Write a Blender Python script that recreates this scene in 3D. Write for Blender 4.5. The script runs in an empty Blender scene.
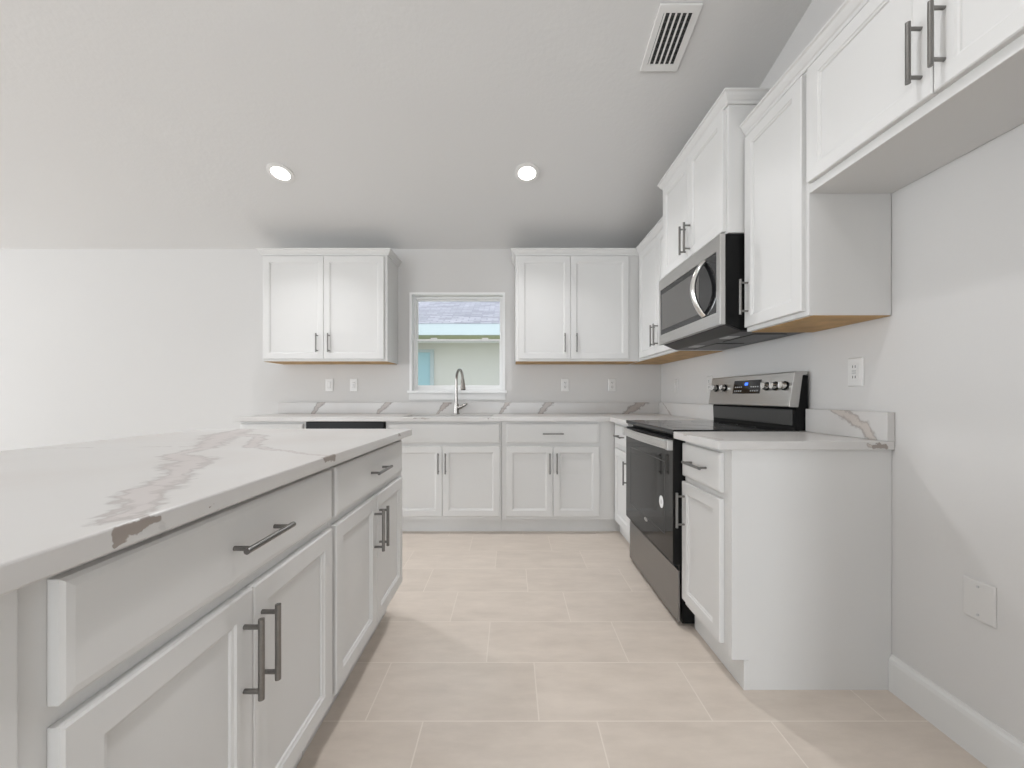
import bpy, bmesh, math, random
from mathutils import Vector, Matrix

S = bpy.context.scene
COL = S.collection
random.seed(4)
PI = math.pi

# ------------------------------------------------------------------ camera
F = 395.0
cd = bpy.data.cameras.new('camera')
cam = bpy.data.objects.new('camera', cd)
COL.objects.link(cam)
cam.location = (0, 0, 1.079)
cam.rotation_euler = (PI / 2, 0, 0)
cd.sensor_fit = 'HORIZONTAL'
cd.sensor_width = 36
cd.lens = 36 * F / 1024
cd.shift_y = 12 / 1024
cd.shift_x = 1 / 1024
cd.clip_start = 0.02
S.camera = cam

# ------------------------------------------------------------------ world, light, exposure
S.view_settings.view_transform = 'Standard'
S.view_settings.look = 'None'
S.view_settings.gamma = 1
S.view_settings.use_curve_mapping = False
S.view_settings.exposure = 0.25
w = bpy.data.worlds.new('sky')
S.world = w
w.use_nodes = True
bg = w.node_tree.nodes['Background']
bg.inputs[0].default_value = (0.86, 0.93, 1.0, 1)
bg.inputs[1].default_value = 1.75

def area(name, loc, rot, sx, sy, power, color=(1, 1, 1), spread=PI):
    d = bpy.data.lights.new(name, 'AREA')
    d.shape = 'RECTANGLE'
    d.size, d.size_y = sx, sy
    d.energy = power
    d.color = color
    d.spread = spread
    o = bpy.data.objects.new(name, d)
    COL.objects.link(o)
    o.location = loc
    o.rotation_euler = rot
    return o

# daylight entering by the glass doors of the living room (left) and behind the camera, plus an added rear-left fill
area('daylight_left_opening', (-10.1, 1.2, 1.30), (0, -PI / 2 - math.radians(4), 0), 2.3, 4.6, 185, (0.93, 0.98, 1.03))
area('daylight_rear_opening', (.50, -5.95, 1.15), (PI / 2 + math.radians(8), 0, 0), 1.6, 2.1, 75, (0.93, 0.98, 1.03))
area('fill_rear_left', (-5.4, -5.95, 1.15), (PI / 2 + math.radians(10), 0, math.radians(-14)), 3.2, 2.1, 105, (0.93, 0.98, 1.03))  # unseen fill lamp, added to lift the right run's end panel
sd = bpy.data.lights.new('sun', 'SUN')
sd.energy = 2.5
sd.angle = math.radians(2)
sun = bpy.data.objects.new('sun', sd)
COL.objects.link(sun)
sun.rotation_euler = (math.radians(24), 0, math.radians(-15))
CAN_POWER = 6.5

# ------------------------------------------------------------------ materials
def new_mat(name):
    m = bpy.data.materials.new(name)
    m.use_nodes = True
    nt = m.node_tree
    return m, nt, nt.nodes['Principled BSDF']

def plain(name, rgb, rough=0.5, metal=0.0, bump=None, spec=None, emit=None, noise=None):
    m, nt, b = new_mat(name)
    b.inputs['Base Color'].default_value = (*rgb, 1)
    b.inputs['Roughness'].default_value = rough
    b.inputs['Metallic'].default_value = metal
    if spec is not None:
        b.inputs['Specular IOR Level'].default_value = spec
    if emit:
        b.inputs['Emission Color'].default_value = (*emit[0], 1)
        b.inputs['Emission Strength'].default_value = emit[1]
    tc = nt.nodes.new('ShaderNodeTexCoord')
    if noise:
        n = nt.nodes.new('ShaderNodeTexNoise')
        n.inputs['Scale'].default_value = noise[0]
        n.inputs['Detail'].default_value = 4
        r = nt.nodes.new('ShaderNodeValToRGB')
        a = noise[1]
        r.color_ramp.elements[0].color = (*[c * (1 - a) for c in rgb], 1)
        r.color_ramp.elements[1].color = (*[min(1, c * (1 + a)) for c in rgb], 1)
        r.color_ramp.elements[0].position = .3
        r.color_ramp.elements[1].position = .7
        nt.links.new(tc.outputs['Object'], n.inputs['Vector'])
        nt.links.new(n.outputs['Fac'], r.inputs['Fac'])
        nt.links.new(r.outputs['Color'], b.inputs['Base Color'])
    if bump:
        n = nt.nodes.new('ShaderNodeTexNoise')
        n.inputs['Scale'].default_value = bump[0]
        n.inputs['Detail'].default_value = 3
        bp = nt.nodes.new('ShaderNodeBump')
        bp.inputs['Strength'].default_value = bump[1]
        bp.inputs['Distance'].default_value = bump[2]
        nt.links.new(tc.outputs['Object'], n.inputs['Vector'])
        nt.links.new(n.outputs['Fac'], bp.inputs['Height'])
        nt.links.new(bp.outputs['Normal'], b.inputs['Normal'])
    return m

def brushed(name, rgb, rough, axis_scale):
    m, nt, b = new_mat(name)
    b.inputs['Metallic'].default_value = 1
    tc = nt.nodes.new('ShaderNodeTexCoord')
    mp = nt.nodes.new('ShaderNodeMapping')
    mp.inputs['Scale'].default_value = axis_scale
    n = nt.nodes.new('ShaderNodeTexNoise')
    n.inputs['Scale'].default_value = 6
    n.inputs['Detail'].default_value = 3
    r = nt.nodes.new('ShaderNodeValToRGB')
    r.color_ramp.elements[0].color = (*[c * .88 for c in rgb], 1)
    r.color_ramp.elements[1].color = (*[c * 1.08 for c in rgb], 1)
    nt.links.new(tc.outputs['Object'], mp.inputs['Vector'])
    nt.links.new(mp.outputs['Vector'], n.inputs['Vector'])
    nt.links.new(n.outputs['Fac'], r.inputs['Fac'])
    nt.links.new(r.outputs['Color'], b.inputs['Base Color'])
    b.inputs['Roughness'].default_value = rough
    return m

M = {}
M['wall'] = plain('wall_paint', (0.665, 0.652, 0.637), 0.75, bump=(120, .12, .002), spec=.2)
M['ceiling'] = plain('ceiling_paint', (0.725, 0.718, 0.707), 0.85, bump=(45, .25, .004), spec=.1)
M['trim'] = plain('trim_paint', (0.74, 0.735, 0.72), 0.4)
M['cab'] = plain('white_cabinet_paint', (0.715, 0.708, 0.693), 0.42, spec=.3)
M['wood'] = plain('raw_plywood', (0.52, 0.32, 0.13), 0.6, noise=(9, .2))
M['vinyl'] = plain('white_vinyl', (0.88, 0.88, 0.87), 0.35)
M['plate'] = plain('white_plastic', (0.745, 0.735, 0.72), 0.3)
M['platewall'] = plain('painted_plate', (0.68, 0.665, 0.645), 0.45)
M['slot'] = plain('dark_slot', (0.03, 0.03, 0.03), 0.6)
M['nickel'] = brushed('brushed_nickel', (0.25, 0.243, 0.233), 0.34, (1, 1, 30))
M['steel'] = brushed('stainless_steel', (0.58, 0.57, 0.555), 0.30, (1, 60, 60))
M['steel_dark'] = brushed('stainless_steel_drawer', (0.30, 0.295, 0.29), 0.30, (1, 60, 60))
M['faucet'] = plain('faucet_nickel', (0.36, 0.34, 0.32), 0.25, 1.0)
M['chrome'] = plain('polished_steel', (0.78, 0.77, 0.75), 0.18, 1.0)
M['black'] = plain('black_enamel', (0.008, 0.008, 0.008), 0.3, spec=.15)
M['black_gloss'] = plain('black_glass', (0.010, 0.010, 0.011), 0.06)
M['oven_glass'] = plain('oven_glass', (0.012, 0.011, 0.010), 0.05, spec=.4)
M['mesh_glass'] = plain('microwave_window', (0.10, 0.095, 0.09), 0.10)
M['char'] = plain('charcoal_metal', (0.06, 0.06, 0.058), 0.4)
M['grille'] = plain('grille_metal', (0.045, 0.044, 0.043), 0.4, .3)
M['white_lbl'] = plain('white_sticker', (0.85, 0.85, 0.84), 0.5)
M['grey_lbl'] = plain('grey_sticker', (0.55, 0.55, 0.55), 0.5)
M['led'] = plain('blue_display', (0.02, 0.05, 0.3), 0.4, emit=((0.05, 0.18, 1.0), 1.6))
M['lens'] = plain('lamp_lens', (0.9, 0.9, 0.88), 0.4, emit=((1, .97, .93), 6))
M['light_trim'] = plain('lamp_trim', (0.80, 0.79, 0.77), 0.4)
M['stucco'] = plain('stucco_siding', (0.68, 0.65, 0.63), 0.85, bump=(60, .3, .01))
M['fascia'] = plain('fascia_board', (0.50, 0.56, 0.60), 0.5)
M['soffit'] = plain('soffit_panel', (0.50, 0.53, 0.36), 0.6)
M['teal'] = plain('blind_behind_glass', (0.40, 0.60, 0.69), 0.2)
M['lawn'] = plain('lawn', (0.20, 0.20, 0.11), 0.9, noise=(8, .4))
M['slab'] = plain('foundation', (0.5, 0.5, 0.48), 0.9)

def glass_mat():
    m = bpy.data.materials.new('window_glass')
    m.use_nodes = True
    nt = m.node_tree
    nt.nodes.clear()
    out = nt.nodes.new('ShaderNodeOutputMaterial')
    mix = nt.nodes.new('ShaderNodeMixShader')
    tr = nt.nodes.new('ShaderNodeBsdfTransparent')
    tr.inputs[0].default_value = (.95, .97, .96, 1)
    gl = nt.nodes.new('ShaderNodeBsdfGlossy')
    gl.inputs['Roughness'].default_value = .02
    fr = nt.nodes.new('ShaderNodeFresnel')
    fr.inputs[0].default_value = 1.3
    nt.links.new(fr.outputs[0], mix.inputs[0])
    nt.links.new(tr.outputs[0], mix.inputs[1])
    nt.links.new(gl.outputs[0], mix.inputs[2])
    nt.links.new(mix.outputs[0], out.inputs[0])
    return m
M['glass'] = glass_mat()

def math_node(nt, op, a, b=None, c=None):
    n = nt.nodes.new('ShaderNodeMath')
    n.operation = op
    for i, v in enumerate((a, b, c)):
        if v is None:
            continue
        if isinstance(v, (int, float)):
            n.inputs[i].default_value = v
        else:
            nt.links.new(v, n.inputs[i])
    return n.outputs[0]

def tile_mat():
    m, nt, b = new_mat('floor_tile')
    W_, D_ = 0.577, 0.2885
    geo = nt.nodes.new('ShaderNodeNewGeometry')
    sep = nt.nodes.new('ShaderNodeSeparateXYZ')
    nt.links.new(geo.outputs['Position'], sep.inputs[0])
    v = math_node(nt, 'DIVIDE', math_node(nt, 'SUBTRACT', sep.outputs['Y'], 1.311), D_)
    row = math_node(nt, 'FLOOR', v)
    u = math_node(nt, 'DIVIDE', math_node(nt, 'ADD', math_node(nt, 'SUBTRACT', sep.outputs['X'], 0.093),
                                          math_node(nt, 'MULTIPLY', row, W_ / 3)), W_)
    colm = math_node(nt, 'FLOOR', u)
    def edge(x, size):
        f = math_node(nt, 'FRACT', x)
        d = math_node(nt, 'MINIMUM', f, math_node(nt, 'SUBTRACT', 1.0, f))
        return math_node(nt, 'MULTIPLY', d, size)
    d = math_node(nt, 'MINIMUM', edge(u, W_), edge(v, D_))
    grout = math_node(nt, 'LESS_THAN', d, 0.0022)
    comb = nt.nodes.new('ShaderNodeCombineXYZ')
    nt.links.new(colm, comb.inputs[0])
    nt.links.new(row, comb.inputs[1])
    wn = nt.nodes.new('ShaderNodeTexWhiteNoise')
    wn.noise_dimensions = '3D'
    nt.links.new(comb.outputs[0], wn.inputs['Vector'])
    # cloudy, slightly streaked tile face, each tile shifted
    add = nt.nodes.new('ShaderNodeVectorMath')
    add.operation = 'MULTIPLY_ADD'
    nt.links.new(wn.outputs['Color'], add.inputs[0])
    add.inputs[1].default_value = (7, 7, 7)
    nt.links.new(geo.outputs['Position'], add.inputs[2])
    mp = nt.nodes.new('ShaderNodeMapping')
    mp.inputs['Scale'].default_value = (2.2, 7, 1)
    nt.links.new(add.outputs[0], mp.inputs[0])
    n1 = nt.nodes.new('ShaderNodeTexNoise')
    n1.inputs['Scale'].default_value = 2.0
    n1.inputs['Detail'].default_value = 6
    n1.inputs['Roughness'].default_value = .65
    nt.links.new(mp.outputs[0], n1.inputs['Vector'])
    r = nt.nodes.new('ShaderNodeValToRGB')
    r.color_ramp.elements[0].position = .3
    r.color_ramp.elements[0].color = (.625, .548, .475, 1)
    r.color_ramp.elements[1].position = .72
    r.color_ramp.elements[1].color = (.735, .650, .570, 1)
    t = math_node(nt, 'ADD', n1.outputs['Fac'], math_node(nt, 'MULTIPLY', math_node(nt, 'SUBTRACT', wn.outputs['Value'], .5), .12))
    nt.links.new(t, r.inputs['Fac'])
    mix = nt.nodes.new('ShaderNodeMix')
    mix.data_type = 'RGBA'
    nt.links.new(grout, mix.inputs['Factor'])
    nt.links.new(r.outputs['Color'], mix.inputs[6])
    mix.inputs[7].default_value = (.78, .705, .63, 1)
    nt.links.new(mix.outputs[2], b.inputs['Base Color'])
    rg = math_node(nt, 'MULTIPLY_ADD', grout, .4, .29)
    nt.links.new(rg, b.inputs['Roughness'])
    bp = nt.nodes.new('ShaderNodeBump')
    bp.inputs['Strength'].default_value = .3
    bp.inputs['Distance'].default_value = .002
    nt.links.new(math_node(nt, 'SUBTRACT', 1.0, grout), bp.inputs['Height'])
    nt.links.new(bp.outputs['Normal'], b.inputs['Normal'])
    return m
M['tile'] = tile_mat()

def shingle_mat():
    m, nt, b = new_mat('roof_shingles')
    tc = nt.nodes.new('ShaderNodeTexCoord')
    br = nt.nodes.new('ShaderNodeTexBrick')
    br.inputs['Scale'].default_value = 1
    br.inputs['Brick Width'].default_value = .22
    br.inputs['Row Height'].default_value = .10
    br.inputs['Mortar Size'].default_value = .012
    br.inputs['Color1'].default_value = (.58, .56, .62, 1)
    br.inputs['Color2'].default_value = (.36, .35, .40, 1)
    br.inputs['Mortar'].default_value = (.36, .35, .42, 1)
    nt.links.new(tc.outputs['Object'], br.inputs['Vector'])
    nt.links.new(br.outputs['Color'], b.inputs['Base Color'])
    b.inputs['Roughness'].default_value = .9
    return m
M['shingle'] = shingle_mat()

_seg_group = None
def seg_group():
    """Distance to a segment, divided by a half width, with ends A and B."""
    global _seg_group
    if _seg_group:
        return _seg_group
    g = bpy.data.node_groups.new('vein_segment', 'ShaderNodeTree')
    for nme, tp in (('P', 'NodeSocketVector'), ('A', 'NodeSocketVector'), ('AB', 'NodeSocketVector'), ('InvLen2', 'NodeSocketFloat'), ('W0', 'NodeSocketFloat'), ('dW', 'NodeSocketFloat')):
        g.interface.new_socket(nme, in_out='INPUT', socket_type=tp)
    g.interface.new_socket('T', in_out='OUTPUT', socket_type='NodeSocketFloat')
    gi = g.nodes.new('NodeGroupInput')
    go = g.nodes.new('NodeGroupOutput')
    def vm(op, a, b):
        n = g.nodes.new('ShaderNodeVectorMath')
        n.operation = op
        g.links.new(a, n.inputs[0])
        if op == 'SCALE':
            g.links.new(b, n.inputs['Scale'])
        else:
            g.links.new(b, n.inputs[1])
        return n
    pa = vm('SUBTRACT', gi.outputs['P'], gi.outputs['A']).outputs[0]
    dt = vm('DOT_PRODUCT', pa, gi.outputs['AB']).outputs['Value']
    mt = g.nodes.new('ShaderNodeMath')
    mt.operation = 'MULTIPLY'
    mt.use_clamp = True
    g.links.new(dt, mt.inputs[0])
    g.links.new(gi.outputs['InvLen2'], mt.inputs[1])
    q = vm('SCALE', gi.outputs['AB'], mt.outputs[0]).outputs[0]
    dist = vm('DISTANCE', pa, q).outputs['Value']
    wv = math_node(g, 'MULTIPLY_ADD', mt.outputs[0], gi.outputs['dW'], gi.outputs['W0'])
    g.links.new(math_node(g, 'DIVIDE', dist, wv), go.inputs[0])
    _seg_group = g
    return g

def quartz(name, segs, dark=(), edge_dark=(.30, .27, .25), fill=(.60, .54, .52), wob=.05):
    """White quartz with grey veins running along the given segments (A, B, half width at A, at B)."""
    m, nt, b = new_mat(name)
    geo = nt.nodes.new('ShaderNodeNewGeometry')
    n1 = nt.nodes.new('ShaderNodeTexNoise')
    n1.inputs['Scale'].default_value = 9
    n1.inputs['Detail'].default_value = 5
    n1.inputs['Roughness'].default_value = .6
    nt.links.new(geo.outputs['Position'], n1.inputs['Vector'])
    dsp = nt.nodes.new('ShaderNodeVectorMath')
    dsp.operation = 'MULTIPLY_ADD'
    sub = nt.nodes.new('ShaderNodeVectorMath')
    sub.operation = 'SUBTRACT'
    nt.links.new(n1.outputs['Color'], sub.inputs[0])
    sub.inputs[1].default_value = (.5, .5, .5)
    nt.links.new(sub.outputs[0], dsp.inputs[0])
    dsp.inputs[1].default_value = (wob * 2, wob * 2, wob * 2)
    nt.links.new(geo.outputs['Position'], dsp.inputs[2])
    dsp2 = nt.nodes.new('ShaderNodeVectorMath')
    dsp2.operation = 'MULTIPLY_ADD'
    nt.links.new(sub.outputs[0], dsp2.inputs[0])
    dsp2.inputs[1].default_value = (.035, .035, .035)
    nt.links.new(geo.outputs['Position'], dsp2.inputs[2])
    cur = None
    for A, B, w0, w1 in segs:
        g = nt.nodes.new('ShaderNodeGroup')
        g.node_tree = seg_group()
        A, B = Vector(A), Vector(B)
        nt.links.new(dsp.outputs[0], g.inputs['P'])
        g.inputs['A'].default_value = A
        g.inputs['AB'].default_value = B - A
        g.inputs['InvLen2'].default_value = 1 / max(1e-9, (B - A).length_squared)
        g.inputs['W0'].default_value = w0
        g.inputs['dW'].default_value = w1 - w0
        cur = g.outputs[0] if cur is None else math_node(nt, 'MINIMUM', cur, g.outputs[0])
    # streaks inside the vein
    n2 = nt.nodes.new('ShaderNodeTexNoise')
    n2.inputs['Scale'].default_value = 42
    n2.inputs['Detail'].default_value = 4
    nt.links.new(dsp.outputs[0], n2.inputs['Vector'])
    t = math_node(nt, 'ADD', cur, math_node(nt, 'MULTIPLY', math_node(nt, 'SUBTRACT', n2.outputs['Fac'], .5), 1.5))
    r = nt.nodes.new('ShaderNodeValToRGB')
    base = (.64, .627, .61)
    e = r.color_ramp.elements
    e[0].position = 0.0
    e[0].color = (*fill, 1)
    e[1].position = 1.0
    e[1].color = (*base, 1)
    for p, c in ((.30, fill), (.60, edge_dark), (.78, [x * .85 for x in base])):
        k = e.new(p)
        k.color = (*c, 1)
    nt.links.new(t, r.inputs['Fac'])
    col = r.outputs['Color']
    if dark:
        cur = None
        for A, B, w0, w1 in dark:
            g = nt.nodes.new('ShaderNodeGroup')
            g.node_tree = seg_group()
            A, B = Vector(A), Vector(B)
            nt.links.new(dsp2.outputs[0], g.inputs['P'])
            g.inputs['A'].default_value = A
            g.inputs['AB'].default_value = B - A
            g.inputs['InvLen2'].default_value = 1 / max(1e-9, (B - A).length_squared)
            g.inputs['W0'].default_value = w0
            g.inputs['dW'].default_value = w1 - w0
            cur = g.outputs[0] if cur is None else math_node(nt, 'MINIMUM', cur, g.outputs[0])
        t2 = math_node(nt, 'ADD', cur, math_node(nt, 'MULTIPLY', math_node(nt, 'SUBTRACT', n2.outputs['Fac'], .5), 3.2))
        rd = nt.nodes.new('ShaderNodeMapRange')
        rd.inputs['From Min'].default_value = 1.0
        rd.inputs['From Max'].default_value = .75
        nt.links.new(t2, rd.inputs['Value'])
        md_ = nt.nodes.new('ShaderNodeMix')
        md_.data_type = 'RGBA'
        nt.links.new(rd.outputs[0], md_.inputs['Factor'])
        nt.links.new(col, md_.inputs[6])
        md_.inputs[7].default_value = (.33, .29, .26, 1)
        col = md_.outputs[2]
    # very faint cloudy variation everywhere
    n3 = nt.nodes.new('ShaderNodeTexNoise')
    n3.inputs['Scale'].default_value = 3
    n3.inputs['Detail'].default_value = 4
    nt.links.new(geo.outputs['Position'], n3.inputs['Vector'])
    r3 = nt.nodes.new('ShaderNodeValToRGB')
    r3.color_ramp.elements[0].position = .35
    r3.color_ramp.elements[0].color = (.955, .935, .925, 1)
    r3.color_ramp.elements[1].position = .6
    r3.color_ramp.elements[1].color = (1, 1, 1, 1)
    nt.links.new(n3.outputs['Fac'], r3.inputs['Fac'])
    mx = nt.nodes.new('ShaderNodeMix')
    mx.data_type = 'RGBA'
    mx.blend_type = 'MULTIPLY'
    mx.inputs['Factor'].default_value = 1
    nt.links.new(col, mx.inputs[6])
    nt.links.new(r3.outputs['Color'], mx.inputs[7])
    nt.links.new(mx.outputs[2], b.inputs['Base Color'])
    b.inputs['Roughness'].default_value = .30
    return m

# ------------------------------------------------------------------ mesh helpers
class MB:
    """Collects shapes into one mesh."""
    def __init__(self):
        self.bm = bmesh.new()
        self.smooth = False

    def box(self, x0, y0, z0, x1, y1, z1, bev=0.0, seg=2):
        t = bmesh.new()
        bmesh.ops.create_cube(t, size=1)
        for v in t.verts:
            v.co = ((x0 + x1) / 2 + v.co.x * (x1 - x0), (y0 + y1) / 2 + v.co.y * (y1 - y0), (z0 + z1) / 2 + v.co.z * (z1 - z0))
        if bev > 0:
            bmesh.ops.bevel(t, geom=t.edges[:], offset=bev, segments=seg, profile=.5, affect='EDGES')
        self._merge(t)
        return self

    def _merge(self, t):
        me = bpy.data.meshes.new('tmp')
        t.to_mesh(me)
        t.free()
        self.bm.from_mesh(me)
        bpy.data.meshes.remove(me)

    def rect_loops(self, x0, z0, x1, z1, loops, back_cap=True):
        """Concentric rectangles in XZ at depth y: loops = [(inset, y)...], first is the back."""
        rings = []
        for ins, y in loops:
            rings.append([self.bm.verts.new(p) for p in ((x0 + ins, y, z0 + ins), (x1 - ins, y, z0 + ins), (x1 - ins, y, z1 - ins), (x0 + ins, y, z1 - ins))])
        for a, b in zip(rings, rings[1:]):
            for i in range(4):
                j = (i + 1) % 4
                self.bm.faces.new((a[i], a[j], b[j], b[i]))
        self.bm.faces.new(rings[-1])
        if back_cap:
            self.bm.faces.new(rings[0][::-1])
        return self

    def tube(self, pts, r, n=10, caps=True, flat=1.0, up=None):
        pts = [Vector(p) for p in pts]
        rs = r if isinstance(r, (list, tuple)) else [r] * len(pts)
        rings = []
        ref = None
        for i, p in enumerate(pts):
            d = (pts[min(i + 1, len(pts) - 1)] - pts[max(i - 1, 0)]).normalized()
            if ref is None:
                ref = Vector(up) if up else (Vector((0, 0, 1)) if abs(d.z) < .9 else Vector((1, 0, 0)))
            ref = (ref - d * ref.dot(d)).normalized()
            s = d.cross(ref)
            rings.append([self.bm.verts.new(p + (ref * math.cos(2 * PI * k / n) + s * flat * math.sin(2 * PI * k / n)) * rs[i]) for k in range(n)])
        for a, b in zip(rings, rings[1:]):
            for k in range(n):
                self.bm.faces.new((a[k], a[(k + 1) % n], b[(k + 1) % n], b[k]))
        if caps:
            self.bm.faces.new(rings[0][::-1])
            self.bm.faces.new(rings[-1])
        return self

    def cyl(self, a, b, r, n=16, r2=None):
        return self.tube([a, b], [r, r if r2 is None else r2], n)

    def ring(self, c, r0, r1, z0, z1, n=32):
        """Flat ring (r0 inner, r1 outer) round the local Z axis."""
        prof = [(r0, z1), (r0, z0), (r1, z0 + .3 * (z1 - z0)), (r1, z1)]
        vs = [[self.bm.verts.new((c[0] + rr * math.cos(2 * PI * k / n), c[1] + rr * math.sin(2 * PI * k / n), zz)) for rr, zz in prof] for k in range(n)]
        for k in range(n):
            a, b = vs[k], vs[(k + 1) % n]
            for i in range(4):
                j = (i + 1) % 4
                self.bm.faces.new((a[i], a[j], b[j], b[i]))
        return self

    def prism(self, poly, axis, a, b):
        """poly of 2-D points; axis 'x': (y,z), 'y': (x,z), 'z': (x,y)."""
        def pt(p, t):
            return {'x': (t, p[0], p[1]), 'y': (p[0], t, p[1]), 'z': (p[0], p[1], t)}[axis]
        A = [self.bm.verts.new(pt(p, a)) for p in poly]
        B = [self.bm.verts.new(pt(p, b)) for p in poly]
        n = len(poly)
        for i in range(n):
            j = (i + 1) % n
            self.bm.faces.new((A[i], A[j], B[j], B[i]))
        self.bm.faces.new(A[::-1])
        self.bm.faces.new(B)
        return self

    def grid(self, us, vs, inc, axis, a, b):
        """Slab made of the cells (i, j) for which inc is true, between a and b along axis."""
        def pt(u, v, t):
            return {'x': (t, u, v), 'y': (u, t, v), 'z': (u, v, t)}[axis]
        cache = {}
        def V(i, j, k):
            if (i, j, k) not in cache:
                cache[(i, j, k)] = self.bm.verts.new(pt(us[i], vs[j], (a, b)[k]))
            return cache[(i, j, k)]
        nu, nv = len(us) - 1, len(vs) - 1
        ok = lambda i, j: 0 <= i < nu and 0 <= j < nv and inc(i, j)
        for i in range(nu):
            for j in range(nv):
                if not ok(i, j):
                    continue
                for k in (0, 1):
                    self.bm.faces.new((V(i, j, k), V(i + 1, j, k), V(i + 1, j + 1, k), V(i, j + 1, k)))
                for di, dj, e in ((-1, 0, ((i, j), (i, j + 1))), (1, 0, ((i + 1, j), (i + 1, j + 1))), (0, -1, ((i, j), (i + 1, j))), (0, 1, ((i, j + 1), (i + 1, j + 1)))):
                    if not ok(i + di, j + dj):
                        p, q = e
                        self.bm.faces.new((V(*p, 0), V(*q, 0), V(*q, 1), V(*p, 1)))
        return self

    def build(self, name, mat, parent=None, loc=None, smooth=False, bevel=0.0):
        bmesh.ops.recalc_face_normals(self.bm, faces=self.bm.faces[:])
        me = bpy.data.meshes.new(name)
        self.bm.to_mesh(me)
        self.bm.free()
        me.materials.append(mat)
        if smooth:
            me.polygons.foreach_set('use_smooth', [True] * len(me.polygons))
            me.set_sharp_from_angle(angle=math.radians(35))
        o = bpy.data.objects.new(name, me)
        COL.objects.link(o)
        if parent:
            o.parent = parent
        if loc:
            o.location = loc
        if bevel:
            md = o.modifiers.new('bevel', 'BEVEL')
            md.width = bevel
            md.segments = 2
            md.limit_method = 'ANGLE'
            md.angle_limit = math.radians(40)
        return o

def tag(o, label=None, cat=None, group=None, kind=None):
    if label:
        o['label'] = label
    if cat:
        o['category'] = cat
    if group:
        o['group'] = group
    if kind:
        o['kind'] = kind
    return o

def thing(name, label, cat, loc=(0, 0, 0), rot=0.0, group=None, rx=0.0):
    o = bpy.data.objects.new(name, None)
    o.empty_display_size = .05
    COL.objects.link(o)
    o.location = loc
    o.rotation_euler = (rx, 0, rot)
    return tag(o, label, cat, group)

def struct(o):
    o['kind'] = 'structure'
    return o

# ------------------------------------------------------------------ room shell
WX = 1.399         # right wall
WY = 3.684         # back wall
LX = -10.0          # left wall
RY = -5.8          # rear wall
RIDGE = -1.1
def ceil_z(y):
    return 2.452 + .25 * (WY - y) if y >= RIDGE else 2.452 + .25 * (WY - RIDGE) - .25 * (RIDGE - y)
SLOPE = math.atan(-.25)

struct(MB().box(LX - .2, RY - .2, -.12, WX + .15, WY + .2, 0).build('floor', M['tile']))
# window opening in the back wall
WIN = (-.928, -.074, 1.128, 2.026)
struct(MB().grid([LX - .2, WIN[0], WIN[1], WX + .15], [0, WIN[2], WIN[3], 2.452], lambda i, j: (i, j) != (1, 1), 'y', WY, WY + .16).build('wall_back', M['wall']))
prof = [(WY, 0), (WY, ceil_z(WY)), (RIDGE, ceil_z(RIDGE)), (RY, ceil_z(RY)), (RY, 0)]
struct(MB().prism(prof, 'x', WX, WX + .15).build('wall_right', M['wall']))
# left wall and rear wall, each with the opening of a sliding glass door; second rear opening added for the fill lamp
lw = MB()
lw.grid([RY, -1.2, 3.5, WY], [0, 2.4, 2.452], lambda i, j: (i, j) != (1, 0), 'x', LX - .15, LX)
lw.prism([(WY, 2.452), (RIDGE, ceil_z(RIDGE)), (RY, ceil_z(RY)), (RY, 2.452)], 'x', LX - .15, LX)
struct(lw.build('wall_left', M['wall']))
struct(MB().grid([LX - .15, -7.1, -3.7, -.34, 1.34, WX + .15], [0, 2.2, ceil_z(RY)], lambda i, j: j == 1 or i not in (1, 3), 'y', RY - .15, RY).build('wall_rear', M['wall']))
cp = [(WY + .16, ceil_z(WY + .16)), (RIDGE, ceil_z(RIDGE)), (RY - .15, ceil_z(RY - .15))]
cpoly = cp + [(y, z + .12) for y, z in cp[::-1]]
struct(MB().prism(cpoly, 'x', LX - .15, WX + .15).build('ceiling', M['ceiling']))

# unseen stub wall, added to shade the end panel from the rear lamp
struct(MB().prism([(.38, 0), (.52, 0), (.52, ceil_z(.52) - .001), (.38, ceil_z(.38) - .001)], 'x', 1.0, WX - .0005).build('wall_added_stub', M['wall']))

def baseboard(name, a, b, side):
    """profiled board between points a and b (floor plan), sticking out towards side."""
    prof_ = [(0, 0), (.015, 0), (.015, .105), (.012, .118), (.006, .125), (.004, .132), (0, .132)]
    m = MB()
    a, b, s = Vector(a), Vector(b), Vector(side)
    A = [m.bm.verts.new((a.x + s.x * o, a.y + s.y * o, z)) for o, z in prof_]
    B = [m.bm.verts.new((b.x + s.x * o, b.y + s.y * o, z)) for o, z in prof_]
    for i in range(len(prof_)):
        j = (i + 1) % len(prof_)
        m.bm.faces.new((A[i], A[j], B[j], B[i]))
    m.bm.faces.new(A[::-1])
    m.bm.faces.new(B)
    return struct(m.build(name, M['trim']))
baseboard('baseboard_right', (WX, .5205), (WX, 1.449), (-1, 0))
baseboard('baseboard_back', (LX, WY), (-2.135, WY), (0, -1))
baseboard('baseboard_left', (LX, 3.5), (LX, WY), (1, 0))

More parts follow.
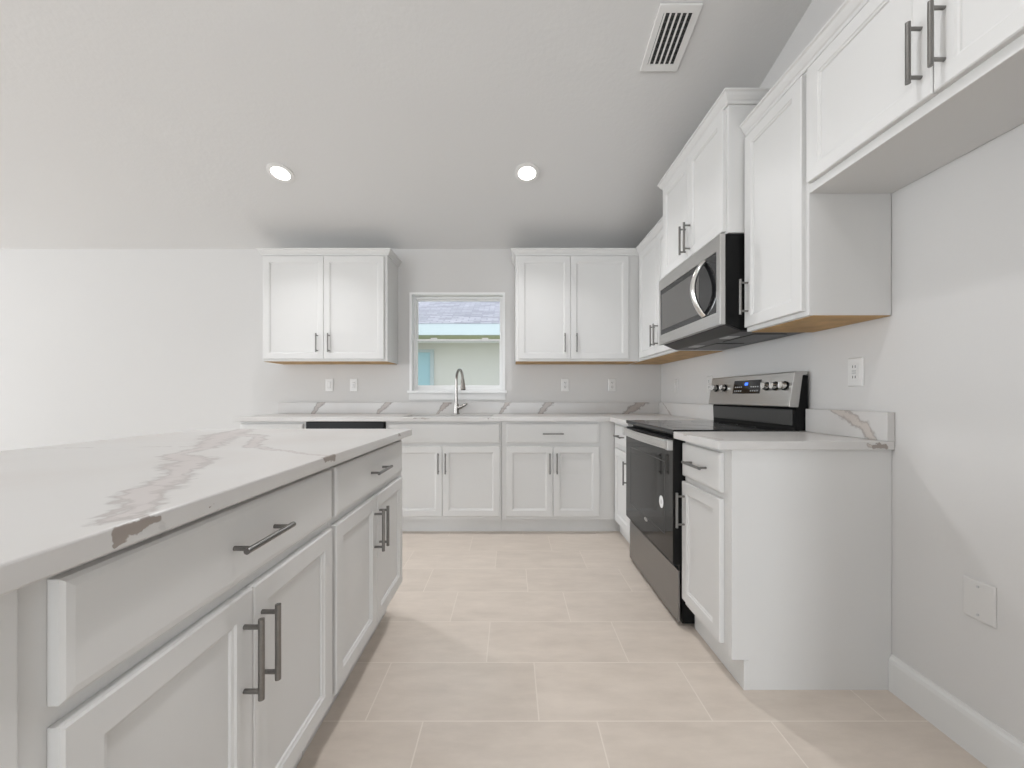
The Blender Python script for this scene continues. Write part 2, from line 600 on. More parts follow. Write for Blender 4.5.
# ------------------------------------------------------------------ kitchen window (single hung, white vinyl)
x0, x1, z0, z1 = WIN
fr = MB()
fy0, fy1 = WY + .085, WY + .150
ft = .020
fr.grid([x0, x0 + ft, x1 - ft, x1], [z0, z0 + ft, z1 - ft, z1], lambda i, j: (i, j) != (1, 1), 'y', fy0, fy1)
win = struct(fr.build('window_1', M['vinyl'], bevel=.003))
zm = 1.598         # meeting rail
def sash(name, za, zb, ya, yb, t, bot):
    m = MB()
    xa, xb = x0 + ft - .002, x1 - ft + .002
    m.grid([xa, xa + t, xb - t, xb], [za, za + bot, zb - t, zb], lambda i, j: (i, j) != (1, 1), 'y', ya, yb)
    o = m.build(name, M['vinyl'], win, bevel=.002)
    g = MB().box(xa + t - .003, (ya + yb) / 2 - .003, za + bot - .003, xb - t + .003, (ya + yb) / 2 + .003, zb - t + .003)
    g.build('pane', M['glass'], o)
    return o
sash('upper_sash', zm - .006, z1 - ft + .002, fy0 + .034, fy0 + .056, .015, .034)
ls = sash('lower_sash', z0 + ft - .002, zm + .024, fy0 + .004, fy0 + .030, .018, .036)
for sx in (.19, .68):
    MB().box(x0 + sx - .03, fy0 - .002, zm + .024, x0 + sx + .03, fy0 + .022, zm + .036, .003).build('sash_lock', M['vinyl'], ls)
lin = MB().grid([x0, x0 + .004, x1 - .004, x1], [z0, z0 + .004, z1 - .004, z1], lambda i, j: (i, j) != (1, 1) and j != 0, 'y', WY - .004, fy0)
lin.build('jamb_liner', M['vinyl'], win)
# drywall return painted white, narrow edge bead and stool
tr = MB()
tr.grid([x0 - .018, x0 - .0005, x1 + .0005, x1 + .018], [z0, z1 + .0005, z1 + .018], lambda i, j: (i, j) != (1, 0), 'y', WY - .006, WY)
struct(tr.build('trim_1', M['vinyl']))
st = MB().box(x0 - .035, WY - .026, z0 - .022, x1 + .035, WY + .086, z0 + .002, .004)
struct(st.build('trim_2', M['vinyl']))
struct(MB().box(x0 - .022, WY - .012, z0 - .085, x1 + .022, WY, z0 - .022, .003).build('trim_3', M['trim']))

# ------------------------------------------------------------------ neighbouring house seen through the window
NY = 7.0
gl = MB().box(-16, WY + .2, -.5, 14, 30, -.25)
tag(struct(gl.build('ground', M['lawn'])))
nh = thing('neighbor_house', 'pale stucco house with grey shingle roof seen through the kitchen window', 'house', (0, 7.55, -.25))
MB().box(-7, 0, 0, 6, 6, 2.58).build('wall', M['stucco'], nh)
MB().box(-7.6, -.55, 2.40, 6.6, 0.02, 2.43).build('soffit', M['soffit'], nh)
MB().box(-7.6, -.615, 2.40, 6.6, -.55, 2.602, .004).build('fascia', M['fascia'], nh)
roof = MB()
roof.bm.faces.new([roof.bm.verts.new(p) for p in ((-7.7, 0, 0), (6.7, 0, 0), (6.7, 4.2, 0), (-7.7, 4.2, 0))])
bmesh.ops.solidify(roof.bm, geom=roof.bm.faces[:], thickness=.012)
ro = roof.build('roof', M['shingle'], nh)
ro.location = (0, -.62, 2.60)
ro.rotation_euler = (math.radians(24), 0, 0)
wf = MB()
wf.grid([-2.70, -2.63, -1.54, -1.47], [1.24, 1.30, 2.16, 2.215], lambda i, j: (i, j) != (1, 1), 'y', -.04, -.001)
wfo = wf.build('window', M['fascia'], nh)
MB().box(-2.64, -.018, 1.29, -1.53, -.006, 2.17).build('pane', M['teal'], wfo)

# ------------------------------------------------------------------ cabinets
# local frame of a cabinet: x along its width, y from the face frame (0) to the wall, z up; its front looks to -y
DT = .019          # door thickness

def handle(parent, cx, cz, vertical, y=-DT, L=.160, P=.128):
    m = MB()
    yb = y - .034
    if vertical:
        m.cyl((cx, yb, cz - L / 2), (cx, yb, cz + L / 2), .006, 12)
        for s in (-1, 1):
            m.cyl((cx, y + .001, cz + s * P / 2), (cx, yb, cz + s * P / 2), .0048, 10)
    else:
        m.cyl((cx - L / 2, yb, cz), (cx + L / 2, yb, cz), .006, 12)
        for s in (-1, 1):
            m.cyl((cx + s * P / 2, y + .001, cz), (cx + s * P / 2, yb, cz), .0048, 10)
    return m.build('handle', M['nickel'], parent, smooth=True)

def door(root, x0, x1, z0, z1, hx=None, hz=None, stile=.048):
    m = MB()
    m.rect_loops(x0, z0, x1, z1, [(0, -.0005), (0, -DT + .003), (.003, -DT), (stile, -DT), (stile + .003, -DT + .0035), (stile + .008, -DT + .005), (stile + .010, -DT + .0095)])
    d = m.build('door', M['cab'], root)
    if hx is not None:
        handle(d, hx, hz, True)
    return d

def drawer(root, x0, x1, z0, z1, with_handle=True, name='drawer'):
    m = MB()
    m.rect_loops(x0, z0, x1, z1, [(0, -.0005), (0, -DT + .005), (.005, -DT + .0015), (.014, -DT)])
    d = m.build(name, M['cab'], root)
    if with_handle:
        handle(d, (x0 + x1) / 2, (z0 + z1) / 2, False)
    return d

def crown(root, w, d, ztop, left, right, h=.052, o=.036):
    """Crown moulding round the top; left/right: 'return', 'butt' or 'inner'."""
    prof_ = [(-.001, -h), (.008, -h), (.011, -h * .78), (.016, -h * .70), (.024, -h * .46), (o - .007, -h * .24), (o - .004, -h * .20), (o, -h * .16), (o, 0), (-.001, 0)]
    m = MB()
    rings = []
    def add(fn):
        rings.append([m.bm.verts.new((*fn(p), ztop + z)) for p, z in prof_])
    if left == 'return':
        add(lambda p: (-p, d))
        add(lambda p: (-p, -p))
    elif left == 'inner':
        add(lambda p: (p, -p))
    else:
        add(lambda p: (0, -p))
    if right == 'return':
        add(lambda p: (w + p, -p))
        add(lambda p: (w + p, d))
    elif right == 'inner':
        add(lambda p: (w - p, -p))
    else:
        add(lambda p: (w, -p))
    n = len(prof_)
    for a, b in zip(rings, rings[1:]):
        for i in range(n):
            j = (i + 1) % n
            m.bm.faces.new((a[i], a[j], b[j], b[i]))
    m.bm.faces.new(rings[0][::-1])
    m.bm.faces.new(rings[-1])
    return m.build('crown_molding', M['cab'], root)

BACK, RIGHT, ISLE = 0.0, -PI / 2, PI / 2
GAP = .0025
BASE_TOP = .881
TOE = .110
DR0, DR1 = .712, .862
DO0, DO1 = .140, .686

def base_cabinet(label, loc, rot, w, d=.585, rl=.02, rr=.02, doors=2, drawer_on=True, false_front=False, hinge='left', group=None, name='base_cabinet', toe=.054, split=None, tx0=.001, tx1=0, TOE=.110, DO0=.140):
    r = thing(name, label, 'cabinet', loc, rot, group or ('island cabinets facing the aisle' if name == 'island_cabinet' else 'white base cabinets along the walls'))
    bm_ = MB()
    if false_front:                       # open carcass under the sink
        bm_.box(0, 0, TOE, w, .019, BASE_TOP).box(0, .019, TOE, .018, d, BASE_TOP).box(w - .018, .019, TOE, w, d, BASE_TOP)
        bm_.box(.018, .019, TOE, w - .018, d, TOE + .018).box(.018, d - .008, TOE + .018, w - .018, d, BASE_TOP)
    else:
        bm_.box(0, 0, TOE, w, d, BASE_TOP, .0015, 1)
    bm_.build('body', M['cab'], r)
    MB().box(tx0, toe, 0, w - .001 + tx1, d - .01, TOE + .001).build('toe_kick', M['cab'], r)
    xa, xb = rl, w - rr
    if false_front:
        drawer(r, xa, xb, DR0, DR1, False, 'false_drawer_front')
    elif drawer_on:
        drawer(r, xa, xb, DR0, DR1)
    hz = DO1 - .050 - .080
    if doors == 2:
        xm = split if split else (xa + xb) / 2
        door(r, xa, xm - GAP / 2, DO0, DO1, xm - .028, hz)
        door(r, xm + GAP / 2, xb, DO0, DO1, xm + .028, hz)
    elif doors == 1:
        door(r, xa, xb, DO0, DO1, xb - .028 if hinge == 'left' else xa + .028, hz)
    return r

def wall_cabinet(label, loc, rot, w, h, d=.303, rl=.018, rr=.018, doors=2, hinge='left', cl='return', cr='return', wood=True, split=None, crown_up=.042, group=None, reveal_bot=.018, hoff=.055, xend=None, hx=.028):
    r = thing('wall_cabinet', label, 'cabinet', loc, rot, group or 'white wall cabinets')
    MB().box(0, 0, 0, w, d, h, .0015, 1).build('body', M['cab'], r)
    if wood:
        MB().box(.004, .020, -.003, w - .004, d - .002, .002).build('bottom_panel', M['wood'], r)
    xa, xb = rl, (xend if xend else w - rr)
    za, zb = reveal_bot, h - .022
    hz = za + hoff + .080
    if doors == 2:
        xm = split if split else (xa + xb) / 2
        door(r, xa, xm - GAP / 2, za, zb, xm - hx, hz)
        door(r, xm + GAP / 2, xb, za, zb, xm + hx, hz)
    else:
        door(r, xa, xb, za, zb, xb - .028 if hinge == 'left' else xa + .028, hz)
    crown(r, w, d, h + crown_up, cl, cr)
    return r

FY = 3.096          # face plane of the back base run
FX = .811           # face plane of the right base run
# back run of base cabinets
base_cabinet('white base cabinet left of the dishwasher, at the end of the back counter', (-2.126, FY, 0), BACK, .523, doors=1, rl=.02)
base_cabinet('white sink base cabinet with two doors, under the faucet and window', (-.980, FY, 0), BACK, .904, false_front=True, rl=.026, rr=.012, split=.444, tx1=.001, name='sink_base_cabinet')
rb = base_cabinet('white base cabinet with wide drawer and two doors, right of the sink', (-.074, FY, 0), BACK, .884, rl=.038, rr=.122, tx1=.056, tx0=-.001, split=.402)
# right run
base_cabinet('narrow white base cabinet between the back corner and the range', (FX, 3.094, 0), RIGHT, .492, rl=.075, rr=.040, doors=1, hinge='left', tx0=-.054, toe=.0545)
nb = base_cabinet('white base cabinet at the near end of the right run, beside the range', (FX, 1.838, 0), RIGHT, .372, rl=.005, rr=.036, doors=1, hinge='right')
ep = MB()
ep.prism([(0, BASE_TOP), (.586, BASE_TOP), (.586, 0), (.062, 0), (.062, TOE), (0, TOE)], 'x', .372, .388)
ep.build('end_panel', M['cab'], nb)
MB().box(.002, .042, 0, .391, .0615, TOE - .001, .002).build('toe_board', M['cab'], nb)

# island: two cabinets face the aisle
IX = -.549
base_cabinet('white island cabinet nearest the camera, with wide drawer and two doors', (IX, .437, 0), ISLE, .746, rl=.030, rr=.008, name='island_cabinet', toe=.075, TOE=.145, DO0=.172, split=.376)
base_cabinet('white island cabinet at the far end of the island, toward the sink', (IX, 1.185, 0), ISLE, .778, rl=.014, rr=.034, name='island_cabinet', toe=.075, TOE=.145, DO0=.172)
ib = MB()
ib.box(-1.160, .437, 0, -1.136, 1.963, BASE_TOP, .002)
tag(ib.build('island_back_panel', M['cab']), 'white back panel under the overhang of the island countertop', 'panel')
MBe = MB().prism([(-1.160, 0), (IX - .075, 0), (IX - .075, .145), (IX, .145), (IX, BASE_TOP), (-1.160, BASE_TOP)], 'y', 1.9645, 1.980)
tag(MBe.build('island_end_panel', M['cab']), 'white end panel closing the island on its sink side', 'panel')
MBe = MB().box(-1.160, .412, 0, IX + .006, .4360, BASE_TOP, .002)
tag(MBe.build('island_end_panel', M['cab']), 'white end panel at the camera end of the island', 'panel')

# wall cabinets
UZ = 1.376
UF = 3.379
UX = 1.094
wall_cabinet('white two-door wall cabinet left of the kitchen window', (-2.126, UF, UZ), BACK, 1.070, .914, rl=.018, rr=.026, hx=.050)
wall_cabinet('white two-door wall cabinet right of the kitchen window', (.038, UF, UZ), BACK, 1.055, .914, rl=.026, xend=.964, split=.468, cr='inner', hx=.050)
# corner cabinet on the right wall: its body runs into the corner behind the back run
rc = thing('wall_cabinet', 'white wall cabinet in the back corner, partly hidden by the microwave', 'cabinet', (UX, UF, UZ), RIGHT, 'white wall cabinets')
MB().box(-.302, .0005, 0, .780, .303, .914, .0015, 1).build('body', M['cab'], rc)
MB().box(-.298, .020, -.003, .776, .300, .002).build('bottom_panel', M['wood'], rc)
door(rc, .060, .452, .018, .892, .424, .018 + .055 + .080)
door(rc, .456, .758, .018, .892, .486, .018 + .055 + .080)
crown(rc, .780, .303, .956, 'inner', 'butt')
# over the microwave: taller and deeper
wall_cabinet('tall white wall cabinet above the microwave, standing out from its neighbors', (1.010, 2.597, 1.838), RIGHT, .764, .602, d=.387, rl=.018, rr=.018, wood=False, crown_up=.042, reveal_bot=.012, hoff=.030)
wall_cabinet('single-door white wall cabinet between the microwave and the refrigerator space', (UX, 1.831, UZ), RIGHT, .3809, .914, rl=.010, rr=.014, doors=1, hinge='right', cl='butt', cr='butt')
wall_cabinet('short white wall cabinet high over the empty refrigerator space', (UX, 1.450, 1.822), RIGHT, .914, .468, rl=.014, rr=.018, wood=False, cl='butt', cr='butt', hoff=.046, split=.442, reveal_bot=.030)

# ------------------------------------------------------------------ countertops
CT0, CT1 = .882, .914
def px_back(px, py, Y=3.654):
    return ((px - 511) * Y / F, Y, 1.079 - (py - 396) * Y / F)
segs = []
for (a, b_, w0, w1) in (((312.5, 414), (321, 401), .010, .022), ((378, 413), (390, 401), .012, .022), ((437, 414), (449, 401), .010, .020),
                        ((499, 415), (509, 401), .008, .020), ((539, 415), (550, 401), .014, .026), ((622, 416), (645, 400), .016, .030)):
    segs.append((px_back(*a), px_back(*b_), w0 * 1.7, w1 * 1.9))
segs.append(((1.371, 3.58, 1.03), (1.371, 3.36, .90), .007, .010))
def px_front(px, py, Y=3.046):
    return ((px - 511) * Y / F, Y, 1.079 - (py - 396) * Y / F)
for (a, b_) in (((272, 418), (298, 419)), ((413, 418), (430, 419)), ((484, 418), (500, 419)), ((527, 418.5), (548, 418.5))):
    segs.append((px_front(*a), px_front(*b_), .006, .006))
M['q_back'] = quartz('quartz_back', segs, (), fill=(.46, .41, .38), wob=.016)
XS = [-2.156, -.885, -.155, .768, 1.397]
YS = [2.5995, 3.052, 3.165, 3.535, 3.682]
bc = MB()
def inc(i, j):
    if j == 0:
        return i == 3
    return not (i == 1 and j == 2)
bc.grid(XS, YS, inc, 'z', CT0, CT1)
bct = tag(bc.build('countertop', M['q_back'], bevel=.003), 'white veined quartz countertop along the back wall around the sink', 'countertop')
MB().box(-2.156, 3.654, CT1, 1.397, 3.682, 1.020, .002).build('backsplash', M['q_back'], bct)
MB().box(1.369, 2.5995, CT1, 1.397, 3.6535, 1.020, .002).build('backsplash', M['q_back'], bct)

M['q_near'] = quartz('quartz_near', [((1.372, 1.70, 1.02), (1.372, 1.60, 1.00), .010, .028), ((1.372, 1.60, 1.00), (1.372, 1.52, .95), .028, .034), ((1.372, 1.52, .95), (1.372, 1.475, .89), .034, .014),
                                    ((1.30, 1.44, .905), (1.36, 1.44, .895), .010, .012), ((.755, 1.72, .915), (.80, 1.50, .915), .008, .014)], [((1.32, 1.437, .902), (1.36, 1.437, .896), .010, .012)],
                     fill=(.58, .53, .49), edge_dark=(.40, .36, .33), wob=.02)
nc = MB().box(.755, 1.437, CT0, 1.397, 1.8375, CT1, .003)
nct = tag(nc.build('countertop', M['q_near']), 'short veined quartz countertop between the range and the refrigerator space', 'countertop')
MB().box(1.369, 1.437, CT1, 1.397, 1.8375, 1.020, .002).build('backsplash', M['q_near'], nct)

Z = CT1
isegs = [((-.53, .55, Z), (-.62, .672, Z), .040, .044), ((-.62, .672, Z), (-.705, .836, Z), .044, .036), ((-.705, .836, Z), (-.82, 1.02, Z), .040, .060), ((-.82, 1.02, Z), (-.95, 1.11, Z), .060, .030),
         ((-.95, 1.11, Z), (-.968, 1.253, Z), .030, .045), ((-.968, 1.253, Z), (-1.226, 1.69, Z), .045, .09), ((-1.226, 1.69, Z), (-1.04, 1.63, Z), .09, .05), ((-1.226, 1.69, Z), (-1.35, 2.05, Z), .08, .04),
         ((-1.04, 1.63, Z), (-.84, 1.28, Z), .030, .030), ((-.84, 1.28, Z), (-.49, 1.075, Z), .024, .010), ((-1.0, 1.30, Z), (-1.54, 1.24, Z), .010, .006)]
idark = [((-.500, .505, .902), (-.500, .562, .911), .011, .006), ((-.500, 1.06, .910), (-.500, 1.12, .905), .014, .010), ((-.500, 1.76, .905), (-.500, 1.80, .895), .008, .006),
         ((-.500, .585, .893), (-.500, .597, .898), .0035, .0035), ((-.500, .655, .893), (-.500, .665, .896), .003, .003), ((-.500, .498, .888), (-.500, .503, .891), .003, .003)]
M['q_isle'] = quartz('quartz_island', isegs, idark, fill=(.565, .525, .51), edge_dark=(.42, .385, .37), wob=.032)
ic = MB().box(-1.535, .345, CT0, -.500, 1.995, CT1, .003)
tag(ic.build('countertop', M['q_isle']), 'large white quartz island countertop with a broad grey vein', 'countertop')

# ------------------------------------------------------------------ sink and faucet
sk = thing('kitchen_sink', 'stainless steel undermount sink set in the back countertop below the window', 'sink', (-.52, 3.35, .665))
b = MB()
bx0, bx1, by0, by1 = -.36, .36, -.18, .18
for a in ((bx0 - .012, by0 - .012, .004, bx0, by1 + .012, .2165), (bx1, by0 - .012, .004, bx1 + .012, by1 + .012, .2165), (bx0, by0 - .012, .004, bx1, by0, .2165), (bx0, by1, .004, bx1, by1 + .012, .2165)):
    b.box(*a)
b.box(bx0 - .012, by0 - .012, 0, bx1 + .012, by1 + .012, .006)
b.build('basin', M['steel'], sk)
MB().ring((0, .02), .025, .045, .006, .011).build('drain', M['chrome'], sk)

fc = thing('kitchen_faucet', 'polished gooseneck pull-down faucet standing behind the sink', 'faucet', (-.496, 3.590, CT1))
MB().cyl((0, 0, 0), (0, 0, .012), .030, 24).cyl((0, 0, .010), (0, 0, .095), .024, 20, .021).build('base', M['faucet'], fc, smooth=True)
pts = [(0, 0, .09), (0, 0, .20), (0, 0, .30)]
dx, dy = .075, -.150
Rr = .5
for k in range(0, 11):
    t = PI * k / 10 * 1.02
    s = (1 - math.cos(t)) / 2
    pts.append((dx * s, dy * s, .305 + .095 * math.sin(t)))
MB().tube(pts, .0115, 14).build('spout', M['faucet'], fc, smooth=True)
e = Vector(pts[-1])
hd = MB().tube([e + Vector((0, 0, .01)), e + Vector((.003, -.003, -.05)), e + Vector((.005, -.006, -.078))], [.015, .020, .023], 16)
sp = hd.build('spray_head', M['faucet'], fc, smooth=True)
MB().cyl(e + Vector((.005, -.006, -.077)), e + Vector((.005, -.006, -.083)), .020, 16).build('nozzle', M['black'], sp)
MB().tube([(.015, -.005, .06), (.04, -.012, .064), (.075, -.02, .082), (.10, -.026, .096)], [.019, .016, .013, .009], 12).build('lever', M['faucet'], fc, smooth=True)

# ------------------------------------------------------------------ dishwasher
dw = thing('dishwasher', 'built-in dishwasher with a black control strip, left of the sink', 'dishwasher', (-1.600, FY, 0), BACK)
MB().box(.003, .005, .10, .613, .58, .876).build('body', M['black'], dw)
MB().box(.004, -.022, .115, .612, .005, .795, .004).build('door', M['steel'], dw)
MB().box(.004, -.026, .797, .612, .004, .879, .005).build('control_strip', M['black'], dw)
MB().box(.004, .05, 0, .612, .06, .105).build('toe_kick', M['black'], dw)

# ------------------------------------------------------------------ range (front looks to -y in its own frame)
RW = .757
rg = thing('electric_range', 'freestanding stainless and black glass electric range between the right base cabinets', 'range', (.756, 2.598, 0), RIGHT)
MB().box(.004, .045, .016, RW - .004, .630, .900).build('body', M['black'], rg)
ct = MB().box(0, .000, .900, RW, .590, .9215, .004)
ctp = ct.build('cooktop', M['black_gloss'], rg)
for cx_, cy_, rr_ in ((.20, .17, .10), (.56, .17, .115), (.20, .42, .075), (.56, .42, .075), (.38, .46, .05)):
    MB().ring((cx_, cy_), rr_ - .002, rr_, .9213, .9218, 40).build('burner_ring', M['char'], ctp)
dr = MB().box(.002, .003, .290, RW - .002, .048, .880, .003)
od = dr.build('oven_door', M['black'], rg)
MB().box(.004, 0, .296, RW - .004, .004, .872, .0015).build('door_glass', M['oven_glass'], od)
gw = MB().grid([.10, .104, .653, .657], [.40, .404, .755, .759], lambda i, j: (i, j) != (1, 1), 'y', -.0008, .001)
gw.build('window_outline', M['char'], od)
# handle: broad slightly bowed steel bar on two end caps
hb = MB()
N = 14
pr = []
for k in range(N + 1):
    t = k / N
    x = .022 + t * (RW - .044)
    y = -.022 - .013 * math.sin(PI * t)
    pr.append((x, y))
def slab_along(m, pr, za, zb, th):
    rings = []
    for x, y in pr:
        rings.append([m.bm.verts.new(p) for p in ((x, y, za + .006), (x, y, zb - .006), (x, y + .004, zb), (x, y + th, zb), (x, y + th, za), (x, y + .004, za))])
    n = 6
    for a, b_ in zip(rings, rings[1:]):
        for i in range(n):
            j = (i + 1) % n
            m.bm.faces.new((a[i], a[j], b_[j], b_[i]))
    m.bm.faces.new(rings[0][::-1])
    m.bm.faces.new(rings[-1])
slab_along(hb, pr, .826, .872, .018)
ho = hb.build('handle', M['chrome'], od, smooth=True)
for xx in (.004, RW - .032):
    MB().box(xx, -.026, .824, xx + .028, .002, .874, .004).build('handle_end', M['steel'], od)
# sticker and badge on the glass
def oval(name, cx, cz, rx, rz, y0, y1, mat, parent, n=28):
    m = MB()
    m.prism([(cx + rx * math.cos(2 * PI * k / n), cz + rz * math.sin(2 * PI * k / n)) for k in range(n)], 'y', y0, y1)
    return m.build(name, mat, parent)
s1 = oval('sticker', .612, .548, .026, .031, -.0012, .0002, M['white_lbl'], od)
oval('sticker_mark', .612, .548, .007, .012, -.0018, -.0010, M['grey_lbl'], s1)
oval('badge', .385, .388, .026, .010, -.002, .0002, M['steel'], od)
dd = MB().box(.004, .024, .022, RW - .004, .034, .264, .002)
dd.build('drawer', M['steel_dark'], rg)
MB().box(.006, .034, .262, RW - .006, .052, .291).build('drawer_lip', M['black'], rg)
for xx in (.05, RW - .05):
    for yy in (.08, .58):
        MB().cyl((xx, yy, 0), (xx, yy, .05), .016, 12).build('foot', M['black'], rg)
# backguard
bgx = MB().prism([(.575, .918), (.630, .918), (.630, 1.175), (.600, 1.180), (.580, 1.03), (.572, 1.015)], 'x', .002, RW - .002)
bgo = bgx.build('backguard', M['black'], rg)
cpan = MB().prism([(.541, 1.030), (.545, 1.026), (.585, 1.026), (.605, 1.176), (.628, 1.180), (.628, 1.195), (.574, 1.195), (.568, 1.191)], 'x', .001, RW - .001)
cpo = cpan.build('control_panel', M['steel'], rg, bevel=.002)
# points on the slanted face
def face_pt(x, z, out=0.0):
    t = (z - 1.030) / (1.191 - 1.030)
    n = Vector((0, -1, .19)).normalized()
    return Vector((x, .541 + .027 * t, z)) + n * out
def slant_box(name, xa, xb, za, zb, o0, o1, mat, parent):
    m = MB()
    vs = [m.bm.verts.new(face_pt(x, z, o)) for o in (o0, o1) for x, z in ((xa, za), (xb, za), (xb, zb), (xa, zb))]
    for f in ((0, 1, 2, 3), (4, 5, 6, 7), (0, 1, 5, 4), (1, 2, 6, 5), (2, 3, 7, 6), (3, 0, 4, 7)):
        m.bm.faces.new([vs[i] for i in f])
    return m.build(name, mat, parent)
dsp_ = slant_box('display', .268, .520, 1.092, 1.166, -.001, .0015, M['black_gloss'], cpo)
slant_box('clock_glow', .378, .406, 1.138, 1.153, .001, .0022, M['led'], dsp_)
for i in range(4):
    for j in range(2):
        for xs in (.285, .435):
            slant_box('touch_key', xs + i * .019, xs + i * .019 + .011, 1.104 + j * .022, 1.110 + j * .022, .001, .002, M['grey_lbl'], dsp_)
for kx in (.075, .170, .573, .640, .706):
    a_, b_ = face_pt(kx, 1.128, .0), face_pt(kx, 1.128, .006)
    kb = MB().cyl(a_, b_, .022, 24).build('knob', M['black'], cpo, smooth=True)
    a2, b2 = face_pt(kx, 1.128, .005), face_pt(kx, 1.128, .026)
    MB().cyl(a2, b2, .0185, 24, .0165).build('knob_cap', M['chrome'], kb, smooth=True)
    MB().box(-.0035, -.008, -.016, .0035, .004, .016, .002).build('knob_grip', M['steel'], kb, loc=face_pt(kx, 1.128, .026))
MB().box(.02, .566, .940, RW - .02, .5755, 1.015, .002).build('vent_panel', M['char'], bgo)

# ------------------------------------------------------------------ microwave
mw = thing('microwave', 'stainless over-the-range microwave hung under the tall wall cabinet', 'microwave', (.972, 2.5950, 1.412), RIGHT)
MH = .423
MB().prism([(.028, .004), (.105, -.026), (.424, -.026), (.424, MH), (.028, MH)], 'x', .002, RW - .002).build('body', M['black'], mw, bevel=.002)
md = MB().grid([0, .018, .722, RW], [0, .062, .352, MH], lambda i, j: (i, j) != (1, 1), 'y', 0, .027)
mdo = md.build('door', M['steel'], mw, bevel=.003)
MB().box(.016, .005, .060, .724, .025, .354).build('door_glass', M['black_gloss'], mdo)
MB().box(.035, .0035, .092, .545, .006, .322, .001).build('window', M['mesh_glass'], mdo)
MB().box(.640, .0038, .075, .716, .006, .340, .001).build('control_panel', M['black_gloss'], mdo)
hp = []
for k in range(17):
    t = k / 16
    hp.append((.596, .004 - .056 * math.sin(PI * t) ** .8 if 0 < t < 1 else .004, .072 + t * .272))
MB().tube(hp, .0125, 12, flat=1.4, up=(0, 1, 0)).build('handle', M['chrome'], mdo, smooth=True)
# underside with grille and lamp covers
ub = MB().prism([(.030, .0025), (.030, -.002), (.104, -.032), (.420, -.032), (.420, -.0255), (.105, -.0255)], 'x', .01, RW - .01)
ubo = ub.build('bottom_plate', M['grille'], mw)
for xa in (.06, .41):
    MB().box(xa, .20, -.036, xa + .28, .36, -.031, .002).build('grease_filter', M['char'], ubo)
for xa in (.16, .52):
    MB().box(xa, .12, -.035, xa + .09, .18, -.031, .002).build('lamp_cover', M['grey_lbl'], ubo)

# ------------------------------------------------------------------ outlets and plates
def plate(kind, label, cat, loc, rot, mat='plate', name='wall_outlet', w_=.072, h_=.116):
    r = thing(name, label, cat, loc, rot, {'outlet': 'electrical outlets on the walls', 'switch': 'wall switches'}.get(cat))
    m = MB()
    m.rect_loops(-w_ / 2, -h_ / 2, w_ / 2, h_ / 2, [(0, 0), (0, -.003), (.003, -.006), (.006, -.0065)])
    p = m.build('cover_plate', M[mat], r)
    if kind == 'duplex':
        for s in (-1, 1):
            f = MB().box(-.0165, -.0095, s * .021 - .014, .0165, -.006, s * .021 + .014, .003).build('socket', M['plate'], r)
            for sx in (-.006, .006):
                MB().box(sx - .0013, -.0102, s * .021 - .003, sx + .0013, -.009, s * .021 + .007).build('slot', M['slot'], f)
            MB().cyl((0, -.0102, s * .021 - .008), (0, -.009, s * .021 - .008), .0022, 10).build('slot', M['slot'], f)
        MB().cyl((0, -.0075, 0), (0, -.006, 0), .003, 10).build('screw', M['grey_lbl'], r)
    elif kind == 'gfci':
        f = MB().box(-.0165, -.0095, -.033, .0165, -.006, .033, .002).build('socket', M['plate'], r)
        for s in (-1, 1):
            for sx in (-.006, .006):
                MB().box(sx - .0013, -.0102, s * .021 - .004, sx + .0013, -.009, s * .021 + .006).build('slot', M['slot'], f)
        for s in (-1, 1):
            MB().box(-.010, -.0108, s * .0045 - .003, .010, -.009, s * .0045 + .003, .001).build('button', M['grey_lbl'], f)
    elif kind == 'switch':
        MB().box(-.0165, -.009, -.033, .0165, -.006, .033, .002).build('rocker_frame', M['platewall'], r)
        MB().prism([(-.008, -.028), (-.013, .028), (-.008, .028)], 'x', -.012, .012).build('rocker', M['plate'], r)
    else:
        for s in (-1, 1):
            MB().cyl((0, -.0085, s * .042), (0, -.006, s * .042), .0035, 12).build('screw', M['grey_lbl'], r)
    return r
OZ = 1.182
yb = WY - .0003
plate('switch', 'white wall switch farthest left on the back wall, under the left wall cabinet', 'switch', ((329.5 - 511) * WY / F, yb, OZ), BACK, name='light_switch')
plate('gfci', 'white outlet between the wall switch and the window, on the back wall', 'outlet', ((354 - 511) * WY / F, yb, OZ), BACK)
plate('duplex', 'white outlet just right of the window on the back wall', 'outlet', ((565 - 511) * WY / F, yb, OZ), BACK)
plate('duplex', 'white outlet on the back wall nearest its right corner', 'outlet', ((612 - 511) * WY / F, yb, OZ), BACK)
xr = WX - .0003
plate('switch', 'pale wall switch on the right wall nearest the back corner', 'switch', (xr, 3.34, OZ - .02), RIGHT, 'platewall', name='light_switch')
plate('duplex', 'white outlet on the right wall partly behind the range control panel', 'outlet', (xr, 2.775, OZ - .02), RIGHT, 'platewall')
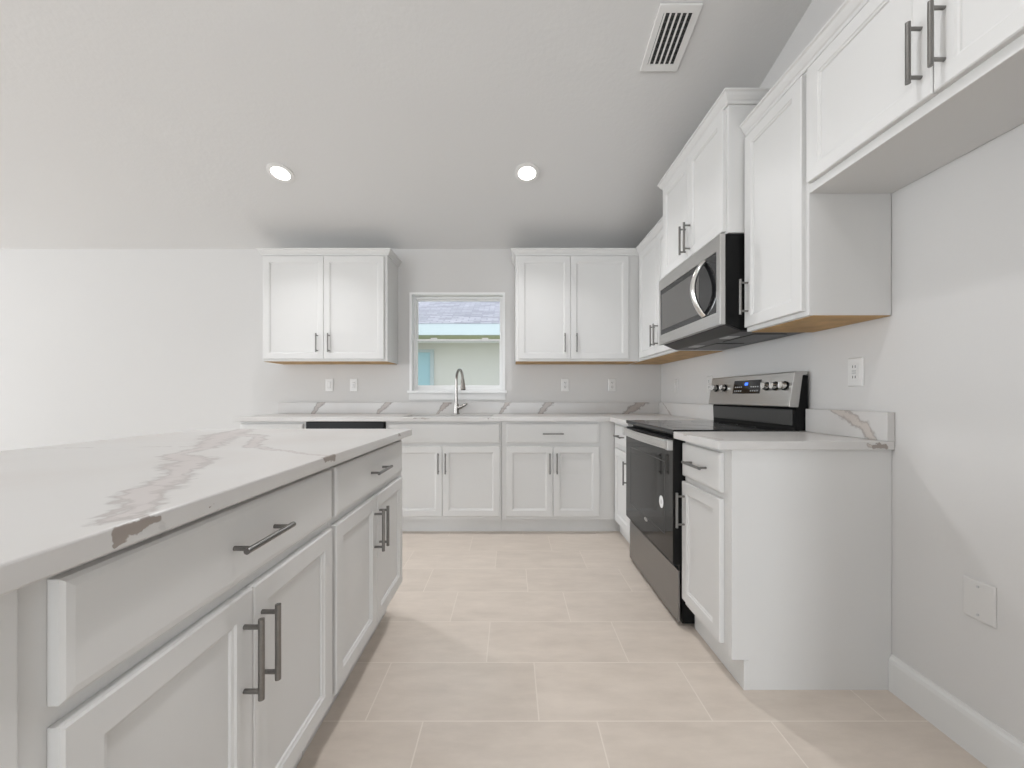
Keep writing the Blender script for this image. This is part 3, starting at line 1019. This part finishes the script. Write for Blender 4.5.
plate('gfci', 'white outlet above the short countertop by the refrigerator space', 'outlet', (xr, 1.600, 1.176), RIGHT)
plate('blank', 'blank cover plate low on the right wall by the refrigerator space', 'cover plate', (xr, 1.178, .468), RIGHT, 'platewall', name='blank_plate', w_=.082, h_=.118)

# ------------------------------------------------------------------ ceiling lights and vent
def can(label, x, y):
    r = thing('recessed_light', label, 'light', (x, y, ceil_z(y) - .0005), 0, 'recessed lights over the kitchen', rx=SLOPE)
    MB().ring((0, 0), .062, .088, -.009, 0).build('trim_ring', M['light_trim'], r, smooth=True)
    MB().cyl((0, 0, -.005), (0, 0, -.001), .0625, 32).build('lens', M['lens'], r)
    d = bpy.data.lights.new('recessed_lamp', 'AREA')
    d.shape = 'DISK'
    d.size = .12
    d.energy = CAN_POWER
    d.spread = math.radians(122)
    d.color = (.98, .98, 1.0)
    o = bpy.data.objects.new('recessed_lamp', d)
    COL.objects.link(o)
    o.parent = r
    o.location = (0, 0, -.012)
can('round recessed ceiling light, left one of the pair, toward the left wall cabinet', -1.640, 2.812)
can('round recessed ceiling light, right one of the pair, in line with the sink aisle', .114, 2.812)

can('added unseen recessed ceiling light over the aisle, nearer the camera', .114, .90)  # extra lamp added out of view to brighten the aisle
vy, vx = 1.987, .795
v = thing('ceiling_vent', 'white slotted air vent in the sloped ceiling above the wall cabinets', 'vent', (vx, vy, ceil_z(vy) - .0005), 0, rx=SLOPE)
VW, VL = .100, .150
MB().box(-.075, -.122, -.004, .075, .122, -.001).build('backing', M['slot'], v)
fm = MB().grid([-VW, -.070, .070, VW], [-VL, -.116, .116, VL], lambda i, j: (i, j) != (1, 1), 'z', -.012, 0)
fm.build('frame', M['light_trim'], v, bevel=.003)
for k in range(6):
    x = -.066 + k * .0268
    m = MB().prism([(x - .003, -.013), (x + .006, -.013), (x + .005, -.005), (x - .001, -.005)], 'y', -.117, .117)
    m.build('slat', M['light_trim'], v)
for k in range(8):
    y = -.105 + k * .03
    MB().box(-.071, y - .003, -.0055, .071, y + .003, -.004).build('damper_bar', M['char'], v)
